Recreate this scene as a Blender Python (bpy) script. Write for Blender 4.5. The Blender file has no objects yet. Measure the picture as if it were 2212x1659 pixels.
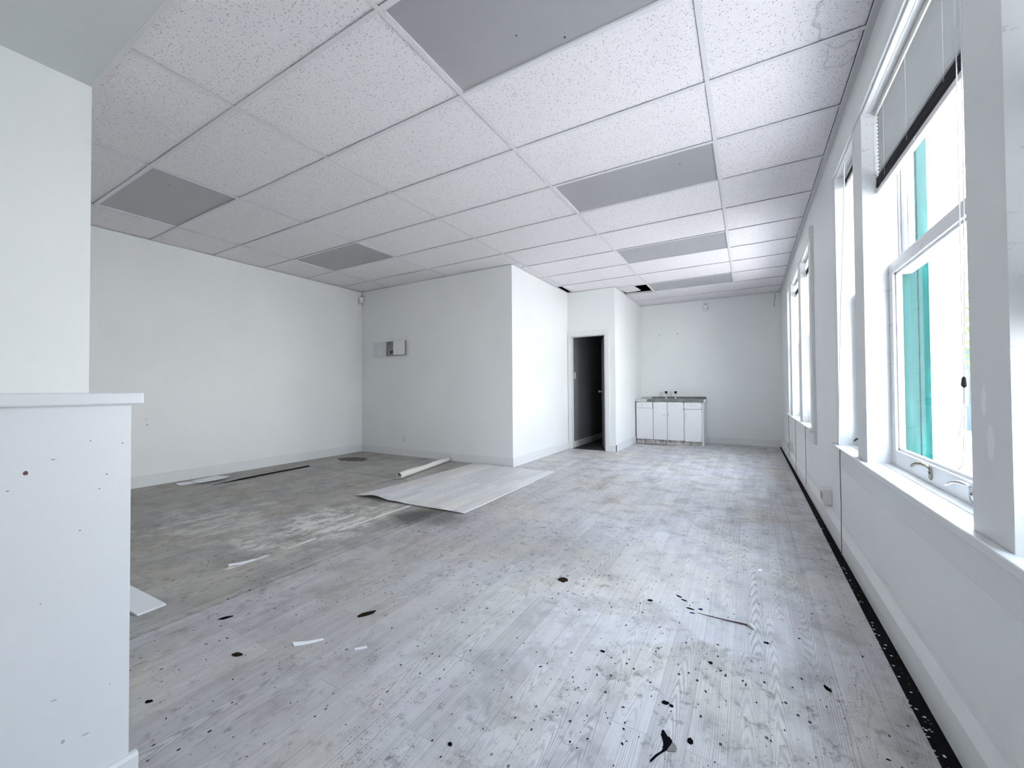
import bpy, bmesh, math, random
from mathutils import Vector, Matrix
random.seed(7)
sc = bpy.context.scene
C = sc.collection
PI = math.pi

# ------------------------------------------------------------------ camera
CAM = Vector((0.1698, -1.8428, 1.0384))
yaw, pitch, roll = -0.5280, 0.0157, -0.0065
fw = Vector((math.sin(yaw)*math.cos(pitch), math.cos(yaw)*math.cos(pitch), math.sin(pitch)))
rt = Vector((math.cos(yaw), -math.sin(yaw), 0))
up = rt.cross(fw)
rt2 = math.cos(roll)*rt + math.sin(roll)*up
up2 = -math.sin(roll)*rt + math.cos(roll)*up
cd = bpy.data.cameras.new('camera')
cam = bpy.data.objects.new('camera', cd)
C.objects.link(cam)
m = Matrix((rt2, up2, -fw)).transposed().to_4x4()
m.translation = CAM
cam.matrix_world = m
cd.sensor_width = 36
cd.lens = 36*873.64/2212
cd.shift_y = -1.96/2212
cd.clip_start = 0.02
sc.camera = cam

# ------------------------------------------------------------------ colour management, world, big lights
sc.view_settings.view_transform = 'Standard'
sc.view_settings.look = 'None'
sc.view_settings.gamma = 1
sc.view_settings.use_curve_mapping = False
sc.view_settings.exposure = 1.1

SKY = 8.0
w = bpy.data.worlds.new('sky'); sc.world = w; w.use_nodes = True
nt = w.node_tree; nt.nodes.clear()
o = nt.nodes.new('ShaderNodeOutputWorld'); b = nt.nodes.new('ShaderNodeBackground')
tc = nt.nodes.new('ShaderNodeTexCoord'); sx = nt.nodes.new('ShaderNodeSeparateXYZ'); cr = nt.nodes.new('ShaderNodeValToRGB')
nt.links.new(tc.outputs['Generated'], sx.inputs[0]); nt.links.new(sx.outputs[2], cr.inputs[0])
cr.color_ramp.elements[0].position = 0.0; cr.color_ramp.elements[0].color = (1, .985, .985, 1)
cr.color_ramp.elements[1].position = 0.75; cr.color_ramp.elements[1].color = (.72, .83, 1, 1)
nt.links.new(cr.outputs[0], b.inputs[0]); b.inputs[1].default_value = SKY
nt.links.new(b.outputs[0], o.inputs[0])

def area(name, loc, rot, sx, sy, energy=0, col=(1,1,1), portal=False, spread=PI):
    d = bpy.data.lights.new(name, 'AREA'); d.shape = 'RECTANGLE'; d.size = sx; d.size_y = sy
    d.energy = energy; d.color = col; d.spread = spread
    if portal: d.cycles.is_portal = True
    ob = bpy.data.objects.new(name, d); ob.location = loc; ob.rotation_euler = rot
    C.objects.link(ob); return ob

WIN = [  # y0, y1 of each opening in the right wall
    (-1.0, -0.505), (-0.315, 0.775), (0.965, 1.48), (2.83, 3.51), (3.735, 4.62), (4.88, 5.20)]
WZ0, WZ1 = 0.665, 2.41
for y0, y1 in WIN:      # sky portals in the window openings (face the room)
    area('window_portal', (0.93, (y0+y1)/2, (WZ0+WZ1)/2), (0, PI/2, 0), WZ1-WZ0, y1-y0, portal=True)
area('window_portal', (-1.5, -4.52, 1.9), (PI/2, 0, 0), 1.0, .8, portal=True)  # portal for the added fill window behind the camera
d = bpy.data.lights.new('sun', 'SUN'); d.energy = 14; d.angle = .02; d.color = (1, .97, .92)
sun = bpy.data.objects.new('sun', d); C.objects.link(sun); sun.rotation_euler = Vector((.45, -.30, -1)).to_track_quat('-Z', 'Y').to_euler()
sc.cycles.diffuse_bounces = 4
sc.cycles.glossy_bounces = 2
sc.cycles.max_bounces = 6
sc.cycles.adaptive_threshold = 0.025
sc.cycles.sample_clamp_indirect = 8

# ------------------------------------------------------------------ helpers
def link(ob, parent=None):
    C.objects.link(ob)
    if parent: ob.parent = parent
    return ob
def tag(ob, label=None, cat=None, group=None, kind=None):
    if label: ob['label'] = label
    if cat: ob['category'] = cat
    if group: ob['group'] = group
    if kind: ob['kind'] = kind
    return ob
def empty(name, loc=(0,0,0), rz=0):
    e = bpy.data.objects.new(name, None); e.location = loc; e.rotation_euler = (0,0,rz); e.empty_display_size = .05
    return link(e)
class MB:
    def __init__(s): s.bm = bmesh.new()
    def box(s, a, b, bev=0, tilt=None):
        a = Vector(a); b = Vector(b); lo = Vector([min(p,q) for p,q in zip(a,b)]); hi = Vector([max(p,q) for p,q in zip(a,b)])
        r = bmesh.ops.create_cube(s.bm, size=1)
        vs = r['verts']; d = hi-lo; c = (hi+lo)/2
        for v in vs: v.co = Vector((v.co.x*d.x, v.co.y*d.y, v.co.z*d.z)) + c
        if tilt: bmesh.ops.transform(s.bm, matrix=Matrix.Translation(c)@tilt@Matrix.Translation(-c), verts=vs)
        if bev:
            es = list({e for v in vs for e in v.link_edges})
            bmesh.ops.bevel(s.bm, geom=es, offset=bev, segments=2, affect='EDGES', profile=.5)
        return s
    def quad(s, mtx, xs, ys, th=.0006):
        n_ = 4 if xs[1]-xs[0] > .012 else 2
        px = [xs[0]+(xs[1]-xs[0])*i/n_ for i in range(n_+1)]
        for p, q in zip(px, px[1:]):
            vs = [s.bm.verts.new(mtx @ Vector((x, y, .0022*(1-(x/.0125)**2)))) for x, y in ((p, ys[0]), (q, ys[0]), (q, ys[1]), (p, ys[1]))]
            s.bm.faces.new(vs)
        return s
    def prism(s, pts, axis, a, b):
        """2-D outline extruded along an axis; pts are the other two coordinates in order."""
        def mk(p, t):
            if axis == 'x': return (t, p[0], p[1])
            if axis == 'y': return (p[0], t, p[1])
            return (p[0], p[1], t)
        v0 = [s.bm.verts.new(mk(p, a)) for p in pts]; v1 = [s.bm.verts.new(mk(p, b)) for p in pts]
        n = len(pts)
        s.bm.faces.new(v0); s.bm.faces.new(v1[::-1])
        for i in range(n): s.bm.faces.new((v0[i], v1[i], v1[(i+1)%n], v0[(i+1)%n]))
        return s
    def tube(s, pts, r, n=8, cap=True):
        rings = []
        pts = [Vector(p) for p in pts]
        for i, p in enumerate(pts):
            t = (pts[min(i+1, len(pts)-1)] - pts[max(i-1, 0)]).normalized()
            u = t.cross(Vector((0,0,1)) if abs(t.z) < .9 else Vector((1,0,0))).normalized(); v = t.cross(u)
            rr = r[i] if isinstance(r, (list, tuple)) else r
            rings.append([s.bm.verts.new(p + rr*(math.cos(2*PI*k/n)*u + math.sin(2*PI*k/n)*v)) for k in range(n)])
        for a, b in zip(rings, rings[1:]):
            for k in range(n): s.bm.faces.new((a[k], a[(k+1)%n], b[(k+1)%n], b[k]))
        if cap: s.bm.faces.new(rings[0][::-1]); s.bm.faces.new(rings[-1])
        return s
    def lathe(s, c, prof, axis='z', n=20):
        """prof: (radius, height) pairs along the axis from point c."""
        c = Vector(c); rings = []
        ax = {'z':(Vector((1,0,0)),Vector((0,1,0)),Vector((0,0,1))), 'y':(Vector((1,0,0)),Vector((0,0,1)),Vector((0,-1,0))),
              'x':(Vector((0,1,0)),Vector((0,0,1)),Vector((-1,0,0)))}[axis]
        for r, h in prof:
            rings.append([s.bm.verts.new(c + ax[2]*h + r*(math.cos(2*PI*k/n)*ax[0]+math.sin(2*PI*k/n)*ax[1])) for k in range(n)])
        for a, b in zip(rings, rings[1:]):
            for k in range(n): s.bm.faces.new((a[k], a[(k+1)%n], b[(k+1)%n], b[k]))
        s.bm.faces.new(rings[0][::-1]); s.bm.faces.new(rings[-1])
        return s
    def build(s, name, mat, parent=None, smooth=False, kind=None):
        bmesh.ops.recalc_face_normals(s.bm, faces=s.bm.faces[:])
        me = bpy.data.meshes.new(name); s.bm.to_mesh(me); s.bm.free()
        for mm in (mat if isinstance(mat, (list, tuple)) else [mat]): me.materials.append(mm)
        if smooth:
            for p in me.polygons: p.use_smooth = True
        ob = bpy.data.objects.new(name, me); link(ob, parent)
        if parent and parent.type == 'EMPTY':
            ob.matrix_parent_inverse = Matrix.Identity(4)
        if kind: ob['kind'] = kind
        return ob
def struct(name, mb, mat, parent=None, smooth=False):
    ob = mb.build(name, mat, parent, smooth)
    ob['kind'] = 'structure'
    return ob

# ------------------------------------------------------------------ materials
class N:
    """tiny node-building helper"""
    def __init__(s, name):
        s.m = bpy.data.materials.new(name); s.m.use_nodes = True; s.t = s.m.node_tree
        s.t.nodes.clear(); s.out = s.t.nodes.new('ShaderNodeOutputMaterial')
        s.co = s.t.nodes.new('ShaderNodeTexCoord').outputs['Object']
    def node(s, ty, **kw):
        n = s.t.nodes.new(ty)
        for k, v in kw.items(): setattr(n, k, v)
        return n
    def set(s, sock, v):
        if hasattr(v, 'links') or isinstance(v, bpy.types.NodeSocket): s.t.links.new(v, sock)
        else:
            if isinstance(v, (tuple, list)) and len(v) == 3 and sock.type == 'RGBA': v = (*v, 1)
            sock.default_value = v
    def math(s, op, a, b=None, c=None, clamp=False):
        n = s.node('ShaderNodeMath', operation=op, use_clamp=clamp)
        for i, v in enumerate((a, b, c)):
            if v is not None: s.set(n.inputs[i], v)
        return n.outputs[0]
    def mapping(s, scale=(1,1,1), loc=(0,0,0), rot=(0,0,0), vec=None):
        n = s.node('ShaderNodeMapping'); s.set(n.inputs['Vector'], vec or s.co)
        n.inputs['Scale'].default_value = scale; n.inputs['Location'].default_value = loc; n.inputs['Rotation'].default_value = rot
        return n.outputs[0]
    def noise(s, scale=5, detail=3, rough=.5, dist=0, vec=None, out=0):
        n = s.node('ShaderNodeTexNoise'); s.set(n.inputs['Vector'], vec or s.co)
        n.inputs['Scale'].default_value = scale; n.inputs['Detail'].default_value = detail
        n.inputs['Roughness'].default_value = rough; n.inputs['Distortion'].default_value = dist
        return n.outputs[out]
    def voro(s, scale=5, vec=None, feature='F1', out='Distance', rnd=1):
        n = s.node('ShaderNodeTexVoronoi', feature=feature); s.set(n.inputs['Vector'], vec or s.co)
        n.inputs['Scale'].default_value = scale; n.inputs['Randomness'].default_value = rnd
        return n.outputs[out]
    def ramp(s, fac, stops, interp='LINEAR'):
        n = s.node('ShaderNodeValToRGB'); s.set(n.inputs[0], fac); r = n.color_ramp; r.interpolation = interp
        while len(r.elements) < len(stops): r.elements.new(.5)
        for e, (p, c) in zip(r.elements, stops):
            e.position = p; e.color = (c, c, c, 1) if isinstance(c, (int, float)) else (*c, 1)
        return n.outputs[0]
    def step(s, v, lo, hi):
        n = s.node('ShaderNodeMapRange', interpolation_type='SMOOTHSTEP'); s.set(n.inputs[0], v)
        n.inputs[1].default_value = lo; n.inputs[2].default_value = hi
        return n.outputs[0]
    def mix(s, fac, a, b, mode='MIX'):
        n = s.node('ShaderNodeMix', data_type='RGBA', blend_type=mode)
        s.set(n.inputs[0], fac); s.set(n.inputs[6], a); s.set(n.inputs[7], b)
        return n.outputs[2]
    def xyz(s, vec=None):
        n = s.node('ShaderNodeSeparateXYZ'); s.set(n.inputs[0], vec or s.co); return n.outputs
    def bump(s, h, strength=.2, dist=.002):
        n = s.node('ShaderNodeBump'); s.set(n.inputs['Height'], h); n.inputs['Strength'].default_value = strength; n.inputs['Distance'].default_value = dist
        return n.outputs[0]
    def blob(s, cx, cy, rx, ry, rough=.35, nz=None, a=0, b=1):
        """soft-edged irregular patch mask around (cx, cy)"""
        x, y, z = s.xyz()
        dx = s.math('DIVIDE', s.math('SUBTRACT', x, cx), rx); dy = s.math('DIVIDE', s.math('SUBTRACT', y, cy), ry)
        d = s.math('SQRT', s.math('ADD', s.math('MULTIPLY', dx, dx), s.math('MULTIPLY', dy, dy)))
        d = s.math('ADD', d, s.math('MULTIPLY', s.math('SUBTRACT', nz, .5), rough*4))
        return s.math('SUBTRACT', 1, s.step(d, a, b))
    def bsdf(s, col, rough=.5, metal=0, bump=None, spec=.5, **kw):
        p = s.node('ShaderNodeBsdfPrincipled'); s.set(p.inputs['Base Color'], col); s.set(p.inputs['Roughness'], rough)
        s.set(p.inputs['Metallic'], metal); p.inputs['Specular IOR Level'].default_value = spec
        if bump is not None: s.set(p.inputs['Normal'], bump)
        for k, v in kw.items(): s.set(p.inputs[k], v)
        s.t.links.new(p.outputs[0], s.out.inputs[0]); return s.m

def plain(name, col, rough=.5, metal=0, spec=.5, **kw): 
    n = N(name); return n.bsdf(col, rough, metal, spec=spec, **kw)

def paint(name, col, rough=.45, scuff=.5, bump=.12, marks=0, spots=()):
    n = N(name)
    a = n.noise(1.1, 2, .6); b_ = n.noise(9, 3, .65)
    c = n.mix(n.step(a, .35, .75), col, tuple(x*.965 for x in col))
    c = n.mix(n.math('MULTIPLY', n.step(b_, .62, .78), .10*scuff), c, (.45, .45, .44))
    # thin scratches
    st = n.noise(26, 2, .7, vec=n.mapping((1, 1, .12)))
    c = n.mix(n.math('MULTIPLY', n.step(st, .72, .78), .12*scuff), c, (.35, .35, .36))
    if marks:
        v = n.voro(marks, vec=n.mapping((1, 1, .6)), out='Distance'); g = n.noise(2.3, 2)
        k = n.math('MULTIPLY', n.math('SUBTRACT', 1, n.step(v, .05, .075)), n.step(g, .52, .6))
        c = n.mix(n.math('MULTIPLY', k, .7), c, (.12, .11, .11))
    if spots:
        x, y, z = n.xyz(); w_ = n.noise(90, 1, .6)
        for sy_, sz_, ry, rz, sc_, am in spots:
            dy = n.math('DIVIDE', n.math('SUBTRACT', y, sy_), ry); dz = n.math('DIVIDE', n.math('SUBTRACT', z, sz_), rz)
            d = n.math('ADD', n.math('MULTIPLY', 1.5, n.math('SQRT', n.math('ADD', n.math('MULTIPLY', dy, dy), n.math('MULTIPLY', dz, dz)))), n.math('MULTIPLY', n.math('SUBTRACT', w_, .5), 1.0))
            c = n.mix(n.math('MULTIPLY', n.math('SUBTRACT', 1, n.step(d, .75, 1.05)), am), c, sc_)
    h = n.noise(120, 2, .7)
    return n.bsdf(c, rough, bump=n.bump(h, bump, .002))

M = {}
M['wall'] = paint('wall_paint', (.83, .845, .84), .5, .6, spots=[(-.02, .735, .010, .004, (.03, .03, .03), .9), (-.015, .674, .009, .012, (.03, .03, .03), .9), (.35, .58, .006, .006, (.1, .1, .1), .8), (.9, 1.3, .012, .004, (.4, .4, .4), .5)])
M['hallwall_shaded'] = paint('hall_paint_shaded', (.26, .27, .28), .6, .5)  # darkness of the unlit hall put into the wall colour
M['trim'] = paint('trim_paint', (.76, .77, .77), .4, .8, .06, spots=[(-.385, 1.00, .022, .06, (.90, .91, .91), .7), (-.415, .90, .028, .07, (.90, .91, .91), .7)])
M['halfwall'] = paint('half_wall_paint', (.80, .825, .85), .38, 1, .08, spots=[(-.170, .867, .006, .007, (.10, .01, .008), .95), (-.194, .834, .004, .002, (.2, .1, .1), .8),
    (-.131, .89, .006, .0015, (.15, .1, .1), .8), (-.072, .925, .0025, .0025, (.1, .12, .2), .8), (-.016, .913, .003, .003, (.1, .12, .2), .8), (-.044, .842, .0025, .0025, (.1, .12, .2), .8),
    (-.056, .81, .0025, .0025, (.1, .12, .2), .8), (-.088, .721, .0025, .0025, (.1, .12, .2), .8), (-.125, .36, .008, .003, (.3, .33, .4), .7), (-.075, .25, .012, .003, (.3, .33, .4), .7),
    (-.147, .58, .002, .004, (.3, .33, .4), .7), (-.111, .26, .005, .008, (.2, .25, .35), .6), (-.035, .34, .002, .004, (.2, .25, .35), .6)])
M['ceil_plain'] = paint('plaster_ceiling', (.68, .70, .70), .6, .2)
M['grid'] = plain('ceiling_grid_white', (.74, .73, .75), .4)
M['black'] = plain('dark_void', (.006, .006, .006), .9, spec=.1)
M['plastic'] = plain('white_plastic', (.78, .78, .77), .35)
M['plastic_grey'] = plain('grey_plastic', (.34, .34, .34), .4)
M['steel'] = plain('brushed_steel', (.55, .56, .58), .3, 1)
M['chrome'] = plain('chrome', (.8, .8, .82), .12, 1)
M['blackplastic'] = plain('black_plastic', (.015, .012, .012), .3)
M['brass'] = plain('worn_brass', (.32, .28, .22), .35, .8)
M['cord'] = plain('white_cord', (.75, .76, .80), .6)
M['darkcord'] = plain('grey_cable', (.16, .16, .17), .6)
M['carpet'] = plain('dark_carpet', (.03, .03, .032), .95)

def mk_tile():
    n = N('acoustic_tile')
    big = n.noise(.8, 2)
    base = n.mix(big, (.875, .84, .86), (.85, .82, .84))
    # fissures and pin holes
    d = n.noise(30, 2, .5, out=1)
    vec = n.node('ShaderNodeVectorMath', operation='MULTIPLY_ADD'); n.set(vec.inputs[0], d); vec.inputs[1].default_value = (.012, .012, 0); n.set(vec.inputs[2], n.co)
    v = n.voro(88, vec=vec.outputs[0]); rnd = n.voro(88, vec=vec.outputs[0], out='Color')
    r = n.xyz(rnd)[0]
    k = n.math('LESS_THAN', v, n.math('MULTIPLY', r, .34))
    v2 = n.voro(150); k2 = n.math('MULTIPLY', n.math('LESS_THAN', v2, .27), .5)
    kk = n.math('MAXIMUM', k, k2)
    c = n.mix(n.math('MULTIPLY', kk, .62), base, (.22, .20, .21))
    # water stains with their own outline near the window wall
    nz = n.noise(7, 2, .6)
    for cx, cy, r1 in ((.60, .45, .14), (.62, .72, .09), (-.2, -.35, .12)):
        e = n.blob(cx, cy, r1, r1*1.6, .3, nz, .86, .93); e2 = n.blob(cx, cy, r1, r1*1.6, .3, nz, .94, 1.02)
        ring = n.math('SUBTRACT', e2, e, clamp=True)
        c = n.mix(n.math('MULTIPLY', ring, .3), c, (.25, .23, .2))
    return n.bsdf(c, .85, bump=n.bump(n.math('SUBTRACT', 1, kk), .6, .002), spec=.2)
M['tile'] = mk_tile()

def mk_diff():
    n = N('fixture_lens')
    v = n.voro(9); g = n.noise(3, 2)
    k = n.math('MULTIPLY', n.math('LESS_THAN', v, .06), n.step(g, .5, .55))
    c = n.mix(n.noise(1.5, 2), (.36, .36, .375), (.42, .42, .43)); c = n.mix(k, c, (.05, .05, .05))
    pr = n.node('ShaderNodeTexWave', wave_type='BANDS', bands_direction='DIAGONAL'); n.set(pr.inputs[0], n.co); pr.inputs['Scale'].default_value = 60
    return n.bsdf(c, .35, bump=n.bump(pr.outputs['Fac'], .15, .001))
M['lens'] = mk_diff()

def mk_floor(name, light, dirt_amt, clean=False):
    n = N(name)
    # planks run along Y: swap axes so brick rows follow Y
    mp = n.mapping((1, 1, 1), rot=(0, 0, PI/2))
    br = n.node('ShaderNodeTexBrick', offset=.37, offset_frequency=2, squash=1)
    n.set(br.inputs['Vector'], mp)
    br.inputs['Color1'].default_value = (0,0,0,1); br.inputs['Color2'].default_value = (1,1,1,1); br.inputs['Mortar'].default_value = (.5,.5,.5,1)
    br.inputs['Scale'].default_value = 1; br.inputs['Mortar Size'].default_value = .0011; br.inputs['Mortar Smooth'].default_value = .1
    br.inputs['Brick Width'].default_value = .92; br.inputs['Row Height'].default_value = .107
    rnd = n.math('MULTIPLY', br.outputs['Color'], 1); mortar = br.outputs['Fac']
    x, y, z = n.xyz()
    # per-plank shifted coordinates
    cb = n.node('ShaderNodeCombineXYZ')
    n.set(cb.inputs[0], n.math('ADD', x, n.math('MULTIPLY', rnd, 7.3))); n.set(cb.inputs[1], n.math('ADD', n.math('MULTIPLY', y, .10), n.math('MULTIPLY', rnd, 31))); n.set(cb.inputs[2], rnd)
    v = cb.outputs[0]
    # printed grain: nested arches on some planks, straight lines on the others
    xl = n.math('SUBTRACT', n.math('FRACT', n.math('DIVIDE', x, .107)), n.math('ADD', .5, n.math('MULTIPLY', n.math('SUBTRACT', n.math('FRACT', n.math('MULTIPLY', rnd, 13.7)), .5), .5)))
    wv = n.math('MULTIPLY', n.math('SUBTRACT', n.noise(9, 3, .55, vec=n.mapping((1, .7, 1), vec=v)), .5), 1.0)
    wf_ = n.math('MULTIPLY', n.math('SUBTRACT', n.noise(40, 3, .6, vec=n.mapping((1, .4, 1), vec=v)), .5), 1.0)
    sgn = n.math('SIGN', n.math('SUBTRACT', n.math('FRACT', n.math('MULTIPLY', rnd, 5.3)), .5))
    arch = n.math('ADD', n.math('MULTIPLY', n.math('MULTIPLY', y, sgn), 12), n.math('MULTIPLY', n.math('MULTIPLY', xl, xl), 34))
    arch = n.math('ADD', arch, n.math('ADD', n.math('MULTIPLY', wv, 7), n.math('MULTIPLY', wf_, 1.6)))
    strt = n.math('ADD', n.math('MULTIPLY', x, 150), n.math('ADD', n.math('MULTIPLY', wv, 9), n.math('MULTIPLY', wf_, 2.2)))
    is_arch = n.math('GREATER_THAN', n.math('FRACT', n.math('MULTIPLY', rnd, 3.9)), .42)
    def lines(ph): return n.step(n.math('PINGPONG', ph, .5), .06, .34)
    rings = n.math('ADD', n.math('MULTIPLY', lines(arch), is_arch), n.math('MULTIPLY', lines(strt), n.math('SUBTRACT', 1, is_arch)))
    amp = n.step(n.noise(4, 3, .6, vec=v), .32, .62)
    fine = n.noise(150, 4, .7, vec=n.mapping((1, .16, 1), vec=v))
    streak = n.noise(22, 5, .65, vec=n.mapping((1, .5, 1), vec=v))
    g = n.math('ADD', n.math('MULTIPLY', n.math('ADD', n.math('MULTIPLY', n.math('SUBTRACT', rings, .6), amp), .5), .30), n.math('ADD', n.math('MULTIPLY', fine, .42), n.math('MULTIPLY', streak, .44)))
    tone = n.math('ADD', g, n.math('MULTIPLY', n.math('SUBTRACT', rnd, .5), .16))
    lt = light
    c = n.ramp(tone, [(.22, tuple(a*.50 for a in lt)), (.48, tuple(a*.84 for a in lt)), (.62, lt), (.85, tuple(min(1, a*1.18) for a in lt))])
    tint = n.noise(1.4, 3, .6)
    c = n.mix(n.math('MULTIPLY', n.step(tint, .45, .65), .6), c, n.mix(1, c, (1, .95, .82), 'MULTIPLY'))
    c = n.mix(n.math('MULTIPLY', mortar, .38), c, tuple(a*.25 for a in lt))
    c = n.mix(n.math('MULTIPLY', n.step(n.noise(2.6, 4, .6, vec=n.mapping((1, .8, 1), (4, 9, 0))), .52, .68), .30), c, n.mix(1, c, (.86, .80, .86), 'MULTIPLY'))
    if not clean:
        nz = n.noise(4.5, 5, .65); nz2 = n.noise(17, 5, .7); big = n.noise(.9, 4, .6)
        # ground-in dirt
        c = n.mix(n.math('MULTIPLY', n.step(nz, .42, .70), .42*dirt_amt), c, (.16, .15, .13))
        c = n.mix(n.math('MULTIPLY', n.math('MULTIPLY', n.step(nz2, .53, .68), n.step(big, .38, .6)), .6*dirt_amt), c, (.10, .09, .08))
        scf = n.noise(30, 5, .7, vec=n.mapping((1, .45, 1), rot=(0, 0, .25)))
        c = n.mix(n.math('MULTIPLY', n.math('MULTIPLY', n.step(scf, .60, .70), n.step(n.noise(1.7, 4, .6), .38, .55)), .6*dirt_amt), c, (.07, .065, .06))
        # specks, at two sizes, in clusters
        sp = n.mapping((1, 1, 1), rot=(0, 0, .5))
        v1 = n.voro(34, vec=n.mapping((1, .75, 1))); r1 = n.xyz(n.voro(34, vec=n.mapping((1, .75, 1)), out='Color'))[0]
        k1 = n.math('MULTIPLY', n.math('LESS_THAN', v1, n.math('MULTIPLY', r1, .17)), n.step(n.noise(2.2, 3), .40, .52))
        v2 = n.voro(11, vec=sp); r2 = n.xyz(n.voro(11, vec=sp, out='Color'))[1]
        k2 = n.math('LESS_THAN', n.math('ADD', v2, n.math('MULTIPLY', n.math('SUBTRACT', n.noise(60, 3, .7), .5), .10)), n.math('MULTIPLY', n.math('SUBTRACT', r2, .70), .16))
        v3 = n.voro(90); k3 = n.math('MULTIPLY', n.math('LESS_THAN', v3, .17), n.step(n.noise(3.1, 4, .7), .5, .62))
        k = n.math('MAXIMUM', n.math('MAXIMUM', k1, k2), n.math('MULTIPLY', k3, .8))
        c = n.mix(n.math('MULTIPLY', k, .97), c, (.008, .007, .007))
        return n, c, nz, nz2
    return n, c, None, None
n, c, nz, nz2 = mk_floor('grey_wood_vinyl', (.60, .59, .605), 1.0)
# less window light painted in beside the long seam, then stains with their own outline
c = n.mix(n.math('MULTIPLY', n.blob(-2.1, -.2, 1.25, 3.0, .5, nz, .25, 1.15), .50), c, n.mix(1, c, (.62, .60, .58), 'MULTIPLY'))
c = n.mix(n.math('MULTIPLY', n.blob(-1.37, 6.0, .45, .12, .5, nz2, .5, 1), .8), c, (.10, .08, .07))
c = n.mix(n.math('MULTIPLY', n.blob(-2.0, .72, .30, .30, .5, nz, .2, 1.1), .65), c, (.05, .048, .045))
c = n.mix(n.math('MULTIPLY', n.blob(-.95, -.25, .35, .4, .6, nz, .1, 1.2), .13), c, (.42, .46, .22))
c = n.mix(n.math('MULTIPLY', n.blob(-.25, .55, .45, .5, .6, nz, 0, 1.3), .22), c, (.50, .42, .28))
c = n.mix(n.math('MULTIPLY', n.blob(-1.1, .6, .75, .5, .4, nz, .3, 1.2), .3), c, (.2, .19, .17))
rg = n.math('ADD', .42, n.math('MULTIPLY', nz, .2))
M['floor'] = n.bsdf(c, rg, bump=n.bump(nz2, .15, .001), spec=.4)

n, c, nz, nz2 = mk_floor('dirty_wood_vinyl', (.43, .42, .395), .9)
dust = n.math('MAXIMUM', n.blob(-2.72, .15, .55, .75, .55, nz, .25, 1.0), n.math('MULTIPLY', n.blob(-3.5, -.2, .8, .6, .6, nz, .2, 1), .6))
dust = n.math('MULTIPLY', dust, n.step(n.noise(8, 6, .75, vec=n.mapping((1.5, .7, 1))), .43, .56))
c = n.mix(n.math('MULTIPLY', dust, .8), c, (.80, .78, .73))
x, y, z = n.xyz()
wob = n.math('MULTIPLY', n.math('SUBTRACT', n.noise(3, 2), .5), .05)
ln = n.math('SUBTRACT', 1, n.step(n.math('ABSOLUTE', n.math('SUBTRACT', n.math('ADD', x, wob), -2.47)), .008, .026))
seg = n.math('MULTIPLY', n.step(y, -.85, -.6), n.math('SUBTRACT', 1, n.step(y, .82, .9)))
c = n.mix(n.math('MULTIPLY', n.math('MULTIPLY', ln, seg), n.math('MULTIPLY', n.step(n.noise(5, 3), .36, .5), .85)), c, (.85, .83, .78))
c = n.mix(n.math('MULTIPLY', n.blob(-2.2, .70, .24, .34, .5, nz, .3, 1.1), .8), c, (.03, .03, .03))
c = n.mix(n.blob(-5.0, 2.23, .34, .22, .32, nz2, .72, .78), c, (.085, .055, .055))
M['floor_dirty'] = n.bsdf(c, n.math('ADD', .45, n.math('MULTIPLY', nz, .2)), bump=n.bump(nz2, .2, .001), spec=.35)
n, c, _, _ = mk_floor('clean_wood_vinyl', (.74, .735, .75), .1, clean=True)
M['vinyl_loose'] = n.bsdf(c, .42)
M['vinyl_back'] = plain('vinyl_backing', (.62, .60, .56), .7)

n = N('black_underlay')
c = n.mix(n.math('MULTIPLY', n.math('LESS_THAN', n.voro(60), .16), n.step(n.noise(5, 2), .5, .6)), (.008, .008, .009), (.22, .22, .22))
M['under'] = n.bsdf(c, .9, spec=.1)

n = N('cabinet_paint')
c = n.mix(n.step(n.noise(30, 4, .7), .55, .7), (.80, .80, .82), (.70, .71, .74))
c = n.mix(n.math('MULTIPLY', n.step(n.noise(6, 5, .7), .62, .72), .25), c, (.5, .48, .46))
M['cab'] = n.bsdf(c, .4)
n = N('dirty_kick')
c = n.mix(n.step(n.noise(14, 5, .7, vec=n.mapping((1, 1, .4))), .42, .62), (.72, .70, .68), (.30, .27, .25))
M['kick'] = n.bsdf(c, .6)
n = N('stone_laminate')
x, y, z = n.xyz()
lm = n.math('SUBTRACT', 1, n.step(n.math('ADD', x, n.math('MULTIPLY', n.noise(20, 3), .03)), -1.49, -1.475))
c = n.mix(n.step(n.noise(18, 6, .7, vec=n.mapping((.35, 1, 1))), .4, .65), (.13, .14, .135), (.24, .25, .24))
c = n.mix(lm, c, (.52, .54, .52))
M['laminate'] = n.bsdf(c, .3)

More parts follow.
